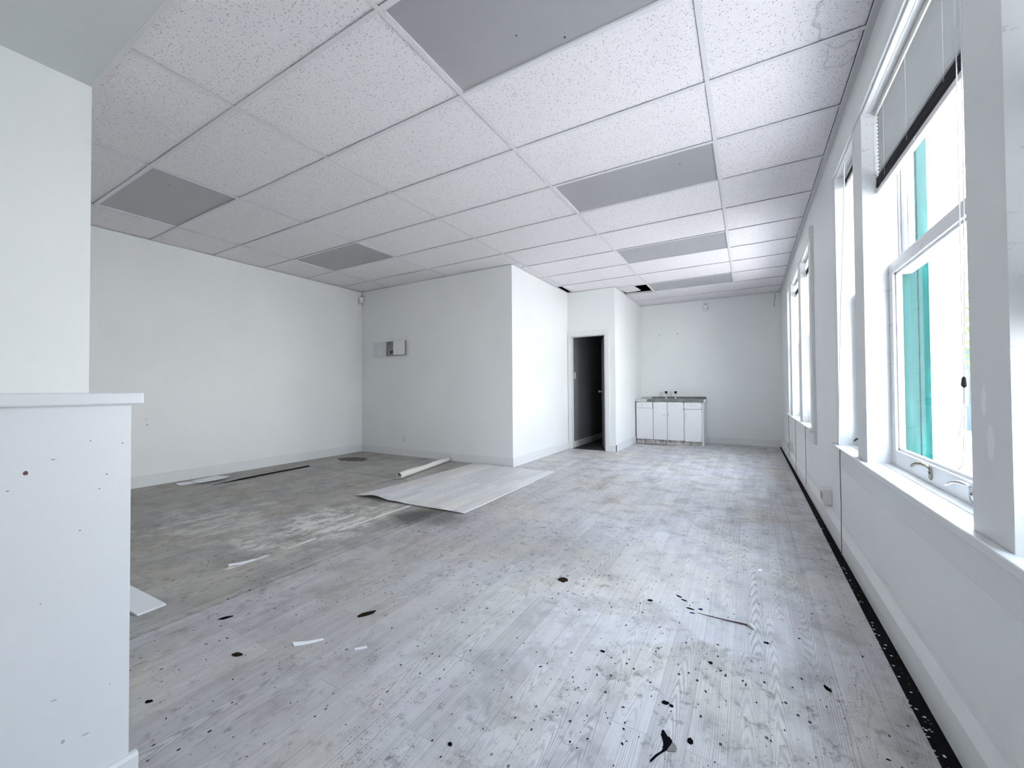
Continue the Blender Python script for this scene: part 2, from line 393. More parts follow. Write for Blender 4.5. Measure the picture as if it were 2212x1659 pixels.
n = N('slat_vinyl')
M['slat'] = n.bsdf((.42, .43, .435), .45)
M['stack'] = plain('dark_slat_stack', (.022, .023, .025), .7, spec=.2)  # near-black, far darker than the hanging slats
M['rail'] = plain('cream_rail', (.78, .75, .72), .25)
n = N('sash_paint')
st = n.step(n.noise(16, 4, .7, vec=n.mapping((1, .3, 3))), .60, .66)
c = n.mix(n.math('MULTIPLY', st, .4), (.78, .79, .80), (.42, .42, .42))
M['sash'] = n.bsdf(c, .35, bump=n.bump(n.noise(30, 4), .2, .002))
n = N('teal_paint')
c = n.mix(n.step(n.noise(12, 5, .7, vec=n.mapping((1, 1, .2))), .5, .7), (.008, .062, .056), (.018, .10, .09))
M['teal'] = n.bsdf(c, 1, spec=0)
def mk_glass():
    n = N('window_glass')
    t = n.node('ShaderNodeBsdfTransparent'); t.inputs[0].default_value = (.95, .97, .97, 1)
    g = n.node('ShaderNodeBsdfGlossy'); g.inputs['Roughness'].default_value = .02
    fr = n.node('ShaderNodeFresnel'); fr.inputs[0].default_value = 1.45
    mx = n.node('ShaderNodeMixShader'); geo = n.node('ShaderNodeNewGeometry'); n.t.links.new(n.math('MULTIPLY', n.math('MULTIPLY', fr.outputs[0], .7), n.math('SUBTRACT', 1, geo.outputs['Backfacing'])), mx.inputs[0]); n.t.links.new(t.outputs[0], mx.inputs[1]); n.t.links.new(g.outputs[0], mx.inputs[2])
    n.t.links.new(mx.outputs[0], n.out.inputs[0]); return n.m
M['glass'] = mk_glass()
def mk_clear():
    n = N('clear_plastic')
    t = n.node('ShaderNodeBsdfTransparent'); t.inputs[0].default_value = (.93, .93, .95, 1)
    g = n.node('ShaderNodeBsdfPrincipled'); g.inputs['Base Color'].default_value = (.95, .95, .97, 1); g.inputs['Roughness'].default_value = .2
    mx = n.node('ShaderNodeMixShader'); mx.inputs[0].default_value = .7
    n.t.links.new(t.outputs[0], mx.inputs[1]); n.t.links.new(g.outputs[0], mx.inputs[2]); n.t.links.new(mx.outputs[0], n.out.inputs[0]); return n.m
M['clear'] = mk_clear()

# ------------------------------------------------------------------ room shell
H = 2.722
XL, XR = -5.55, .70
YB, YF = 6.65, -4.5
# floor: a dark underlay with vinyl sheets laid over it (real gaps between the sheets)
struct('floor', MB().box((XL-.2, YF-.2, -.20), (XR+.2, YB+.2, -.003)), M['under'])
mb = MB(); mb.box((-2.553, 2.865, -.003), (-2.083, 4.82, 0)); mb.box((-2.083, YF, -.003), (.63, YB, 0))
mb.bm.verts.ensure_lookup_table()
for v in mb.bm.verts:           # the cut edge of the vinyl is not quite parallel to the wall
    if v.co.x > .5: v.co.x = .598 if v.co.y < 0 else .636
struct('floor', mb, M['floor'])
mb = MB()
for poly in ([(-4.975, YF), (-2.092, YF), (-2.092, 1.570), (-5.022, 1.570), (-4.960, .40), (-4.975, .39)],
             [(XL, YF), (-4.975, YF), (-4.975, .39), (-5.052, 1.570), (XL, 1.570)]):
    mb.prism(poly, 'z', -.003, 0)
mb.box((XL, 1.580, -.003), (-2.092, 2.86, 0))
struct('floor', mb, M['floor_dirty'])

def wall(name, *boxes, mat='wall'):
    mb = MB()
    for a, b in boxes: mb.box(a, b)
    return struct(name, mb, M[mat])
TOP = 2.97
wall('wall_left', ((XL-.15, -1.10, 0), (XL, 2.85, TOP)))
wall('wall_left_near', ((-5.6, YF, 0), (-2.935, -1.10, TOP)))
wall('wall_bump', ((XL-.15, 2.85, 0), (-2.56, 4.79, TOP)))
wall('wall_back', ((-1.72, YB, 0), (XR+.2, YB+.15, TOP)))
wall('wall_door', ((-2.56, 4.79, 1.955), (-1.895, 4.90, TOP)), ((-2.62, 4.79, 0), (-2.508, 4.90, 1.955)), ((-1.895, 4.79, 0), (-1.72, 4.90, TOP)))
wall('wall_sink_side', ((-1.86, 4.90, 0), (-1.72, YB, TOP)))
# hallway behind the door
wall('wall_hall', ((-2.66, 4.902, 0), (-2.505, 7.4, TOP)), ((-2.505, 7.3, 0), (-1.72, 7.4, TOP)), ((-1.86, YB, 0), (-1.72, 7.3, TOP)), ((-1.875, 4.90, 0), (-1.861, 7.3, 2.3)), mat='hallwall_shaded')
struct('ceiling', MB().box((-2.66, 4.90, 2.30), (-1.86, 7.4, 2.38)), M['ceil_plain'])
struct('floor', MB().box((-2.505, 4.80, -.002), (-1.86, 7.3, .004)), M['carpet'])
# right wall with six window openings
mb = MB(); xo = XR+.2
mb.box((XR, YF, 0), (xo, YB+.15, WZ0-.03)); mb.box((XR, YF, WZ1), (xo, YB+.15, TOP))
ys = [YF] + [v for p in WIN for v in p] + [YB+.15]
for a, b_ in zip(ys[0::2], ys[1::2]): mb.box((XR, a, WZ0-.03), (xo, b_, WZ1))
struct('wall_right', mb, M['wall'])
# rear wall with an unseen window, added and sized for fill light
wall('wall_rear', ((-2.935, YF, 0), (XR, YF+.12, .8)), ((-2.935, YF, 2.3), (XR, YF+.12, TOP)), ((-2.935, YF, .8), (-2.0, YF+.12, 2.3)), ((-1.0, YF, .8), (XR, YF+.12, 2.3)), ((-2.0, YF, .8), (-1.0, YF+.12, 1.5)))
g = MB(); g.box((-2.0, YF+.03, 1.5), (-1.95, YF+.09, 2.3)); g.box((-1.05, YF+.03, 1.5), (-1.0, YF+.09, 2.3))
g.box((-1.95, YF+.03, 1.5), (-1.05, YF+.09, 1.55)); g.box((-1.95, YF+.03, 2.25), (-1.05, YF+.09, 2.3))
wf = struct('window_7', g, M['trim'])  # frame of the added fill window, out of view
MB().box((-1.95, YF+.055, 1.55), (-1.05, YF+.061, 2.25)).build('window_pane', M['glass'], wf)

# baseboards
def bb(name, pts, axis, a, b): return struct(name, MB().prism(pts, axis, a, b), M['trim'])
t = .013
bb('baseboard_left', [(XL+.003, 0), (XL+t, 0), (XL+t, .117), (XL+t-.003, .12), (XL+.003, .12)], 'y', -1.10, 2.85)
bb('baseboard_bump', [(2.847, 0), (2.85-t, 0), (2.85-t, .110), (2.85-t+.003, .113), (2.847, .113)], 'x', XL+t, -2.56+t)
bb('baseboard_bump_side', [(-2.557, 0), (-2.56+t, 0), (-2.56+t, .110), (-2.56+t-.003, .113), (-2.557, .113)], 'y', 2.85, 4.775)
bb('baseboard_sink_side', [(-1.717, 0), (-1.72+t, 0), (-1.72+t, .110), (-1.72+t-.003, .113), (-1.717, .113)], 'y', 4.79-t, 6.12)
bb('baseboard_door', [(4.79, 0), (4.79-t, 0), (4.79-t, .108), (4.79-t+.004, .113), (4.79, .113)], 'x', -1.815, -1.72+t)
bb('baseboard_back', [(YB-.003, 0), (YB-t, 0), (YB-t, .110), (YB-t+.003, .113), (YB-.003, .113)], 'x', -.50, .64)
bb('baseboard_right', [(XR, 0), (.661, 0), (.661, .045), (.655, .052), (.655, .125), (.662, .132), (.682, .152), (XR, .157)], 'y', YF+.12, YB)
bb('baseboard_hall', [(-2.505, 0), (-2.505+t, 0), (-2.505+t, .108), (-2.505+t-.004, .113), (-2.505, .113)], 'y', 4.81, 7.3)

# door casing and open door
mb = MB()
mb.box((-2.553, 4.775, 0), (-2.508, 4.83, 2.035), .003); mb.box((-1.888, 4.775, 0), (-1.818, 4.79, 2.035), .003)
mb.box((-2.553, 4.774, 1.955), (-1.818, 4.79, 2.035), .003)
mb.box((-2.508, 4.79, 0), (-2.498, 4.90, 1.955)); mb.box((-1.905, 4.79, 0), (-1.893, 4.90, 1.955)); mb.box((-2.508, 4.79, 1.945), (-1.893, 4.90, 1.957))
struct('trim_1', mb, M['trim'])
e = empty('door_1', (-1.915, 4.925, .01), math.radians(112)); e['kind'] = 'structure'
dr = MB().box((0, 0, 0), (.60, .036, 1.93), .002).build('door_panel', paint('door_paint', (.20, .21, .22), .4, .5), e)
k = MB().lathe((.535, .036, .98), [(.024, -.001), (.024, .006), (.011, .01), (.011, .03), (.022, .036), (.027, .05), (.022, .062), (.006, .067)], 'y')
for v in k.bm.verts: v.co.y = .072 - v.co.y
k.build('door_knob', M['chrome'], e, True)
MB().box((.35, .036, .0), (.352, .037, .01)).build('door_stop', M['steel'], e)

# half wall on the left with cap and baseboard
hw = empty('wall_half', (-1.16, -1.449, 0)); hw['kind'] = 'structure'
MB().box((-.13, -2.2, 0), (0, 0, 1.012)).build('half_wall_panel', M['halfwall'], hw)
MB().box((-.155, -2.2, 1.008), (.016, .02, 1.037), .004).build('half_wall_cap', M['halfwall'], hw)
MB().prism([(0, 0), (.016, 0), (.016, .142), (.011, .15), (0, .15)], 'y', -2.2, .014).build('half_wall_baseboard', M['halfwall'], hw)

# ------------------------------------------------------------------ ceiling: deck, plaster part, grid, tiles
struct('ceiling', MB().box((XL-.15, YF-.1, TOP), (xo, 7.4, TOP+.1)), M['black'])
struct('ceiling', MB().box((-2.935, YF, H), (XR, -1.10, H+.03)), M['ceil_plain'])
XS = [XL, -4.88, -3.66, -2.44, -1.22, 0, XR-.03]
YS = [-1.10] + [-.61 + .61*i for i in range(12)] + [YB]
YS = [y for y in YS if y <= YB]
def rowidx(y): return round(y/.61)
FIX = {(4, -1), (4, 2), (4, 5), (4, 8), (1, -1), (1, 2)}       # (column, row start)
HOLE = {(4, 8)}
tiles = MB()
def solid_clip(x0, x1, y0, y1):
    """cut a cell against the parts of the room that are wall"""
    out = []
    if x0 < -2.56 and y1 > 2.85:
        if y0 < 2.85: out.append((x0, x1, y0, 2.85))
        if x1 > -2.56: out.append((-2.56, x1, max(y0, 2.85), y1))
        res = []
        for q in out: res += solid_clip(*q) if not (q[0] < -2.56 and q[3] > 2.85) else []
        return res
    if x0 < -1.72 and y1 > 4.79:
        res = []
        if y0 < 4.79: res.append((x0, x1, y0, 4.79))
        if x1 > -1.72: res.append((-1.72, x1, max(y0, 4.79), y1))
        return res
    return [(x0, x1, y0, y1)]
for i in range(6):
    for j in range(len(YS)-1):
        x0, x1, y0, y1 = XS[i], XS[i+1], YS[j], YS[j+1]
        r = rowidx(y0) if y0 > -1.0 else -2
        if (i == 4 and r in (-1, 2, 5, 8)) or (i == 1 and r in (-1, 2)): continue
        if i == 3 and r == 8: 
            continue
        if i == 2 and r == 7: continue
        for a, b_, c_, d_ in solid_clip(x0, x1, y0, y1):
            if i == 2 and a >= -2.57 and c_ > 4.2: continue
            if b_-a < .05 or d_-c_ < .05: continue
            tiles.box((a+.004, c_+.004, H+.0075), (b_-.004, d_-.004, H+.022))
struct('ceiling', tiles, M['tile'])
struct('ceiling', MB().box((-2.56, 4.10, H+.024), (-2.556, 4.79, TOP)).box((-2.556, 4.786, H+.024), (-2.0, 4.79, TOP)).box((-1.72, 4.80, H+.03), (-1.716, 5.6, TOP)), M['black'])  # black liners added above the ceiling openings to keep them dark
gr = MB(); fl = .012
for x in XS[1:-1]:
    y1 = 2.85 if x < -2.6 else (4.79 if x < -1.8 else YB)
    gr.box((x-fl, -1.10, H), (x+fl, y1, H+.0015)); gr.box((x-.002, -1.10, H+.0015), (x+.002, y1, H+.035))
for y in YS[1:-1]:
    x0 = XL if y < 2.85 else (-2.56 if y < 4.79 else -1.72)
    gr.box((x0, y-fl, H+.0002), (XR, y+fl, H+.0017)); gr.box((x0, y-.002, H+.0015), (XR, y+.002, H+.035))
# wall angles
gr.box((XR-.032, -1.10, H-.001), (XR, YB, H+.0015)); gr.box((XR-.03, -1.10, H-.012), (XR-.027, YB, H))
gr.box((XL, -1.10, H), (XL+.02, 2.85, H+.0015)); gr.box((XL, 2.83, H), (-2.56, 2.85, H+.0015))
gr.box((-2.56, 2.85, H), (-2.54, 4.79, H+.0015)); gr.box((-2.56, 4.77, H), (-1.72, 4.79, H+.0015)); gr.box((-1.72, 4.79, H), (-1.70, YB, H+.0015))
gr.box((-1.72, YB-.02, H), (XR, YB, H+.0015)); gr.box((-2.935, -1.11, H-.001), (XR, -1.09, H+.0015))
struct('trim_2', gr, M['grid'])

# ceiling lights (all off)
def fixture(x0, y0, label):
    e = empty('ceiling_light', (x0+.61, y0+.305, H))
    mb = MB(); a, b_ = .61-fl, .305-fl; h = .010
    for s in (-1, 1):
        mb.box((s*a, -b_, .002), (s*(a-.006), b_, .05)); mb.box((-a, s*b_, .002), (a, s*(b_-.006), .05))
    mb.box((-a, -b_, .05), (a, b_, .052))
    mb.build('housing', M['grid'], e)
    MB().box((-a+.006, -b_+.006, h), (a-.006, b_-.006, h+.004)).build('diffuser', M['lens'], e)
    tag(e, label, 'ceiling light', 'unlit troffer lights in the ceiling grid')
fixture(-1.22, -.61, 'unlit grey ceiling light with insect specks, nearest the camera, cut by the top frame')
fixture(-1.22, 1.22, 'unlit grey ceiling light second along the window-side row, wide and fully seen')
fixture(-1.22, 3.05, 'unlit grey ceiling light third along the window-side row')
fixture(-1.22, 4.88, 'unlit grey ceiling light farthest back, beside the open black ceiling hole')
fixture(-4.88, -.61, 'unlit dark grey ceiling light at the far left beside the pillar')
fixture(-4.88, 1.22, 'unlit dark grey ceiling light above the corner with the wall sensor')

tl = MB().box((-.13, -.27, 0), (.13, .27, .015)).build('ceiling_tile', M['tile'])
tl.location = (-1.585, 5.17, H+.032); tl.rotation_euler = (math.radians(1.5), math.radians(-1.0), math.radians(-4))
tag(tl, 'white ceiling tile pushed aside in the black ceiling opening above the sink', 'ceiling tile')

# ------------------------------------------------------------------ windows
CX = .675   # casing face
def window(idx, y0, y1, blind=None):
    fr = MB()
    # jamb liners, teal on the outer side
    oj = MB()
    for y, s in ((y0, 1), (y1, -1)):
        fr.prism([(CX+.001, y), (.72, y+s*.015), (.72, y)], 'z', WZ0, WZ1)
        fr.box((.72, y, WZ0-.02), (.803, y+s*.016, WZ1), .002)
        fr.box((.803, y, WZ0-.02), (.811, y+s*.026, WZ1))
        oj.box((.811, y, WZ0-.03), (.866, y+s*.014, WZ1), .001); oj.box((.869, y, WZ0-.03), (XR+.205, y+s*.018, WZ1), .002); oj.box((.866, y, WZ0-.03), (.869, y+s*.006, WZ1))
    fr.box((.70, y0, WZ1-.014), (.803, y1, WZ1)); oj.box((.811, y0, WZ1-.014), (XR+.205, y1, WZ1)); fr.box((.803, y0, WZ1-.026), (.811, y1, WZ1))
    root = struct('window_%d' % idx, fr, M['sash'])
    oj.build('outer_jamb', M['teal'], root)
    sl = MB(); sl.box((.728, y0+.002, WZ0-.03), (.80, y1-.002, WZ0+.004), .003); sl.prism([(.80, WZ0-.03), (.93, WZ0-.06), (.93, WZ0-.03), (.80, WZ0+.002)], 'y', y0+.002, y1-.002)
    sl.build('window_sill', M['sash'], root)
    def sash(x, z0, z1, bot, top, name):
        mb = MB(); a, b_ = y0+.018, y1-.018; sw = .05; th = .036
        mb.box((x, a, z0), (x+th, a+sw, z1), .003); mb.box((x, b_-sw, z0), (x+th, b_, z1), .003)
        mb.box((x, a+sw, z0), (x+th, b_-sw, z0+bot), .003); mb.box((x, a+sw, z1-top), (x+th, b_-sw, z1), .003)
        # glazing bead step
        mb.box((x+.012, a+sw, z0+bot), (x+.026, a+sw+.01, z1-top)); mb.box((x+.012, b_-sw-.01, z0+bot), (x+.026, b_-sw, z1-top))
        mb.box((x+.012, a+sw, z0+bot), (x+.026, b_-sw, z0+bot+.01)); mb.box((x+.012, a+sw, z1-top-.01), (x+.026, b_-sw, z1-top))
        ob = mb.build(name, M['sash'], root)
        MB().box((x+.017, a+sw, z0+bot), (x+.020, b_-sw, z1-top)).build('window_pane', M['glass'], ob)
        return ob
    lo = sash(.765, WZ0+.003, 1.63, .074, .055, 'lower_sash')
    sash(.812, 1.575, WZ1-.02, .045, .05, 'upper_sash')
    return root, lo
roots = []
for i, (a, b_) in enumerate(WIN): roots.append(window(i+1, a, b_))
def lift(parent, y, z, mat):
    mb = MB()
    mb.prism([(y-.016, z-.030), (y-.006, z-.042), (y+.010, z-.036), (y+.014, z-.018), (y+.010, z+.004), (y-.008, z+.006)], 'x', .760, .766)
    mb.tube([(.762, y, z), (.752, y+.004, z+.010), (.742, y+.016, z+.014), (.733, y+.034, z+.012), (.727, y+.050, z+.002), (.724, y+.058, z-.006)], [.005, .006, .006, .006, .0055, .004], 8)
    mb.build('sash_lift', mat, parent, True)
    MB().lathe((.760, y-.006, z-.016), [(.0035, 0), (.0035, .002), (.001, .003)], 'x', 10).build('screw', M['blackplastic'], parent)
lift(roots[1][1], .285, .728, M['brass']); lift(roots[1][1], -.045, .722, M['chrome'])
lift(roots[2][1], 1.28, .715, M['blackplastic'])

# casings, stools and aprons: two groups of three windows
def group(n0, ys, wnear, wfar, stool_end=None):
    mb = MB()
    yA = ys[0][0]; yB = ys[-1][1]
    mb.box((CX, yA-wnear, WZ0), (XR, yA, WZ1), .002); mb.box((CX, yB, WZ0), (XR, yB+wfar, WZ1), .002)
    for (a, b_), (c_, d_) in zip(ys, ys[1:]): mb.box((CX, b_, WZ0), (XR, c_, WZ1), .002)
    mb.box((CX-.008, yA-wnear-.006, WZ1), (XR, yB+wfar+.006, 2.51), .002)
    mb.box((CX, yA-wnear, WZ1-.0), (XR, yB+wfar, WZ1+.01))
    # raised inner bead on the head
    mb.box((CX+.003, yA, WZ1-.012), (XR+.02, yB, WZ1+.001), .004)
    struct('trim_%d' % n0, mb, M['trim'])
    st = MB().box((.648, yA-wnear-.02, .635), (.732, yB+wfar+.02, WZ0), .005)
    st.box((CX+.001, yA-wnear, .523), (XR, yB+wfar, .636), .003)
    struct('trim_%d' % (n0+1), st, M['trim'])
group(3, WIN[:3], .12, .095)
group(5, WIN[3:], .13, .22)

# blinds
def blind(y0, y1, zt, zb_far, zb_near, label, full=False, grp=None):
    """y1 is the far end; the blind hangs slightly out of level"""
    X = .738
    e = empty('venetian_blind', (X, (y0+y1)/2, zt))
    L = (y1-y0)
    def zb(y): return zb_near + (zb_far-zb_near)*(y-y0)/L
    def P(y, z): return y-(y0+y1)/2, z-zt
    a = -L/2; b_ = L/2
    MB().box((-.013, a, -.026), (.013, b_, 0), .002).build('headrail', M['rail'], e)
    tiltx = math.atan2(zb_far-zb_near, L)
    R = Matrix.Rotation(tiltx, 4, 'X')
    zc = zb((y0+y1)/2)-zt
    if full:
        HY = [y_-(y0+y1)/2 for y_ in (-.05, .30, .60)] if y1 < .9 and y0 > -.4 else [a+.12, b_-.12]
        mb = MB(); n_ = int(round((-.03 - (zc+.075))/.0205)); 
        for i in range(n_+1):
            f = i/n_; z = -.038 + f*((zc+.088)+.038)
            tl_ = Matrix.Translation((0, 0, z)) @ Matrix.Rotation(tiltx*f, 4, 'X') @ Matrix.Rotation(math.radians(58), 4, 'Y')
            # each slat has route holes for the cords
            cuts = [a] + [q for hy in HY for q in (hy-.006, hy+.006)] + [b_]
            for u, v_ in zip(cuts[0::2], cuts[1::2]): mb.quad(tl_, (-.0125, .0125), (u, v_))
            for hy in HY:
                mb.quad(tl_, (-.0125, -.0035), (hy-.006, hy+.006)); mb.quad(tl_, (.0035, .0125), (hy-.006, hy+.006))
        mb.build('slats', M['slat'], e)
        for yy in HY:
            c_ = MB().tube([(-.0145, yy+.010, -.02), (-.0145, yy+.010, zc+.05)], .0005, 6); c_.tube([(.0145, yy, -.02), (.0145, yy, zc+.05)], .0005, 6)
            c_.build('ladder_cord', M['cord'], e)
    st = MB()
    for i in range(8):
        z = zc+.030+i*.0058; jx = random.uniform(-.0012, .0012)
        st.box((-.0125+jx, a+random.uniform(0, .006), z), (.0125+jx, b_-random.uniform(0, .006), z+.0042), 0)
    ob = st.build('slat_stack', M['stack'], e)
    bmx = Matrix.Rotation(tiltx, 4, 'X')
    for v in ob.data.vertices: v.co.z += v.co.y*math.tan(tiltx)
    rl = MB().box((-.0125, a, zc), (.0125, b_, zc+.026), .005).build('bottom_rail', M['rail'], e)
    for v in rl.data.vertices: v.co.z += v.co.y*math.tan(tiltx)
    for yy in (a+.10, 0, b_-.10):
        MB().lathe((-.0125, yy, zc+.013+yy*math.tan(tiltx)), [(.007, 0), (.007, .002), (.003, .004)], 'x', 12).build('cord_button', M['plastic'], e)
    tag(e, label, 'blind', grp)
    return e
G = 'venetian blinds in the window openings'
bB = blind(-.295, .755, 2.393, 1.98, 1.945, 'white venetian blind half lowered over the large near window', True, G)
bC = blind(.985, 1.46, 2.393, 2.315, 2.305, 'raised blind with dark slats in the narrow window just behind the large one', False, G)
blind(2.85, 3.49, 2.393, 2.22, 2.21, 'raised blind with dark slats in the nearest window of the far group', False, G)
blind(3.755, 4.60, 2.393, 2.22, 2.19, 'raised blind with dark slats in the middle window of the far group', False, G)
blind(-.985, -.52, 2.393, 1.16, 1.15, 'white venetian blind added out of view to dim the nearest narrow window', True, G)  # unseen blind added to hold back light from this window
# lift cords and wand of the near blind
pts = [(.70, -.196, 2.36), (.70, -.197, 2.0), (.70, -.190, 1.6), (.70, -.178, 1.29), (.70, -.166, 1.04)]
MB().tube(pts, .0013, 6).build('pull_cord', M['cord'], bB).location = (-.738, -.23-.04, -2.393)
pts = [(.702, -.150, 2.36), (.702, -.158, 2.0), (.703, -.152, 1.5), (.70, -.160, 1.04), (.70, -.163, .99)]
MB().tube(pts, .0013, 6).build('pull_cord', M['cord'], bB).location = (-.738, -.23-.04, -2.393)
lp = [(.70, -.163, 1.05)]
for i in range(25):
    t_ = i/24; ang = PI*1.5*t_
    lp.append((.70, -.163 + .075*math.sin(PI*t_)*(1 if t_ < .9 else 1) - .0*t_, 1.02 - .22*math.sin(PI*t_/2)**1 * (1 if t_ < 1 else 1)))
loop = [(.70, -.166, 1.05), (.70, -.155, .98), (.70, -.128, .90), (.70, -.092, .84), (.70, -.079, .815), (.70, -.084, .800), (.70, -.105, .792), (.70, -.135, .805), (.70, -.150, .84), (.70, -.156, .90), (.70, -.166, 1.0), (.70, -.168, 1.05)]
MB().tube(loop, .0013, 6).build('cord_loop', M['cord'], bB).location = (-.738, -.23-.04, -2.393)
MB().lathe((.70, -.166, 1.035), [(.003, 0), (.0075, .006), (.0055, .028), (.002, .032)], 'z', 10).build('cord_knob', M['blackplastic'], bB).location = (-.738, -.23-.04, -2.393)
MB().tube([(.716, -.21, 2.37), (.712, -.205, 1.5), (.712, -.20, 1.35)], .004, 6).build('tilt_wand', M['clear'], bB).location = (-.738, -.23-.04, -2.393)

def hang(name, pts, r, mat, label, cat, grp): 
    tag(MB().tube(pts, r, 6).build(name, mat), label, cat, grp)
def slack(b_, yc, pts): 
    ob = MB().tube(pts, .003, 6).build('pull_cord', M['cord'], b_); ob.location = (-.738, -yc, -2.393)
slack(bC, 1.2225, [(.728, 1.07, 2.38), (.656, 1.06, 2.30), (.652, 1.065, 2.05), (.648, 1.13, 1.7), (.645, 1.18, 1.41), (.644, 1.24, 1.05), (.644, 1.29, .69)])
def drop(y, z0, z1, wob, label):
    pts = []
    for i in range(9):
        f = i/8; z = z0+(z1-z0)*f
        x = .6445
        pts.append((x, y+wob*math.sin(f*9), z))
    hang('hanging_cable', pts, .0024, M['darkcord'], label, 'cable', 'thin cables running down the wall below the sills')
drop(1.27, .665, .03, .006, 'thin dark cable down the wall under the narrow window behind the large one')
drop(2.98, .66, .10, .008, 'thin dark cable down the wall below the near end of the far sill')
drop(3.93, .66, .04, .008, 'thin dark cable down the wall below the middle of the far sill')
drop(4.83, .66, .10, .01, 'thin dark cable down the wall below the far end of the far sill')
c_ = MB().tube([(.60, 6.62, 2.70), (.60, 6.62, 2.60), (.585, 6.62, 2.52), (.592, 6.62, 2.47)], .004, 6)
tag(c_.build('loose_wire', M['darkcord']), 'short dark wire dangling from the ceiling in the far right corner', 'wire')

# ------------------------------------------------------------------ sink cabinet
cb = empty('base_cabinet', (-1.11, 6.14, 0))
X0, X1 = -.595, .585    # cabinet body in local x
mb = MB()
mb.box((X0, 0, .075), (X0+.018, .50, .788)); mb.box((X1-.018, -.012, 0), (X1, .50, .788))
mb.box((X0, 0, .075), (X1, .50, .09)); mb.box((X0, .49, .075), (X1, .50, .788))
for a, b_ in ((X0, X0+.02), (-.285, -.26), (-.03, -.02), (.25, .275), (X1-.035, X1)): mb.box((a, 0, .075), (b_, .018, .788))
mb.box((X0, 0, .765), (X1, .018, .788)); mb.box((X0, 0, .650), (-.26, .018, .672)); mb.box((.25, 0, .650), (X1, .018, .672))
mb.build('body', M['cab'], cb)
MB().box((X0, .04, 0), (X1-.018, .055, .076)).build('kick_board', M['kick'], cb)
def knob(parent, x, z): 
    MB().lathe((x, -.016, z), [(.008, 0), (.006, .008), (.014, .014), (.016, .020), (.012, .026), (.003, .028)], 'y', 16).build('knob', M['plastic'], parent, True)
def leaf(nm, x0, x1, z0, z1, kx=None, kz=None, swing=0):
    ob = MB().box((x0, -.018, z0), (x1, -.001, z1), .003).build(nm, M['cab'], cb)
    if kx is not None: knob(ob, kx, kz)
leaf('drawer', -.590, -.292, .672, .776, -.475, .725); leaf('door', -.590, -.285, .078, .662)
leaf('door', -.272, -.030, .078, .780, -.078, .547); leaf('door', -.020, .250, .076, .780, -.002, .547)
leaf('drawer', .268, .552, .662, .776, .390, .720); leaf('door', .276, .552, .072, .648, .288, .543)
tag(cb, 'white painted sink base cabinet with small knobs in the far alcove', 'cabinet')
ct = empty('countertop', (0, 0, 0))
mb = MB(); z0, z1 = .79, .838; xa, xb, ya, yb = -1.715, -.515, 6.112, 6.648; hx0, hx1, hy0, hy1 = -1.36, -.90, 6.20, 6.44
mb.box((xa, ya, z0), (hx0, yb, z1)); mb.box((hx1, ya, z0), (xb, yb, z1)); mb.box((hx0, ya, z0), (hx1, hy0, z1)); mb.box((hx0, hy1, z0), (hx1, yb, z1))
mb.build('worktop', M['laminate'], ct)
MB().box((xa+.02, 6.625, z1), (xb, yb, .876)).build('backsplash', M['laminate'], ct)
MB().box((xb, ya, z0-.002), (xb+.018, yb, z1-.004)).build('end_cap', M['trim'], ct)
tag(ct, 'grey stone-look laminate countertop with a pale left end on the white cabinet', 'countertop')
sk = MB()
sk.box((hx0, hy0, .68), (hx0+.003, hy1, z1+.003)); sk.box((hx1-.003, hy0, .68), (hx1, hy1, z1+.003)); sk.box((hx0, hy0, .68), (hx1, hy0+.003, z1+.003)); sk.box((hx0, hy1-.003, .68), (hx1, hy1, z1+.003))
sk.box((hx0, hy0, .68), (hx1, hy1, .683))
sk.box((hx0-.015, hy0-.015, z1), (hx0, hy1+.015, z1+.003)); sk.box((hx1, hy0-.015, z1), (hx1+.015, hy1+.015, z1+.003)); sk.box((hx0, hy0-.015, z1), (hx1, hy0, z1+.003)); sk.box((hx0, hy1, z1), (hx1, hy1+.015, z1+.003))
ob = sk.build('sink_basin', M['steel'], ct); ob['label'] = 'steel sink basin'
def tap(x, label):
    e = empty('water_tap', (x, 6.52, z1+.0005))
    b_ = MB().lathe((0, 0, 0), [(.022, 0), (.022, .006), (.013, .012), (.012, .055), (.016, .06), (.014, .075), (.008, .085), (.008, .10)], 'z', 16)
    b_.tube([(0, -.004, .045), (.004, -.035, .058), (.006, -.065, .056), (.007, -.085, .040)], [.009, .008, .0075, .007], 10)
    b_.build('tap_body', M['chrome'], e, True)
    MB().lathe((0, 0, .098), [(.017, 0), (.024, .012), (.027, .042), (.020, .049)], 'z', 8).build('tap_handle', M['blackplastic'], e)
    tag(e, label, 'tap', 'black handled taps at the sink')
tap(-1.215, 'left chrome tap with black handle behind the sink'); tap(-1.043, 'right chrome tap with black handle behind the sink')

# ------------------------------------------------------------------ wall fittings
e = empty('control_box', (-4.71, 2.85, 1.71))      # open enclosure on the bump wall
mb = MB(); w_, h_, d_ = .205, .115, .05
mb.box((-w_, -.004, -h_), (w_, 0, h_)); mb.box((-w_, -d_, -h_), (w_, 0, -h_+.005)); mb.box((-w_, -d_, h_-.005), (w_, 0, h_)); mb.box((-w_, -d_, -h_), (-w_+.005, 0, h_)); mb.box((w_-.005, -d_, -h_), (w_, 0, h_))
mb.build('enclosure', M['plastic_grey'], e)
MB().box((-w_+.03, -.03, -h_+.012), (.02, -.004, -.01), .002).build('circuit_module', M['plastic_grey'], e)
MB().box((-.12, -.045, -h_+.03), (-.03, -.03, -.03), .004).build('breaker', M['blackplastic'], e)
cv = MB().box((0, -.002, -.112), (.235, .002, .112)).build('front_cover', M['plastic'], e); cv.location = (-.012, -d_-.018, .006); cv.rotation_euler = (0, math.radians(1.0), math.radians(3))
cl = MB()
cl.box((-.30, -.003, -.112), (0, 0, .112))
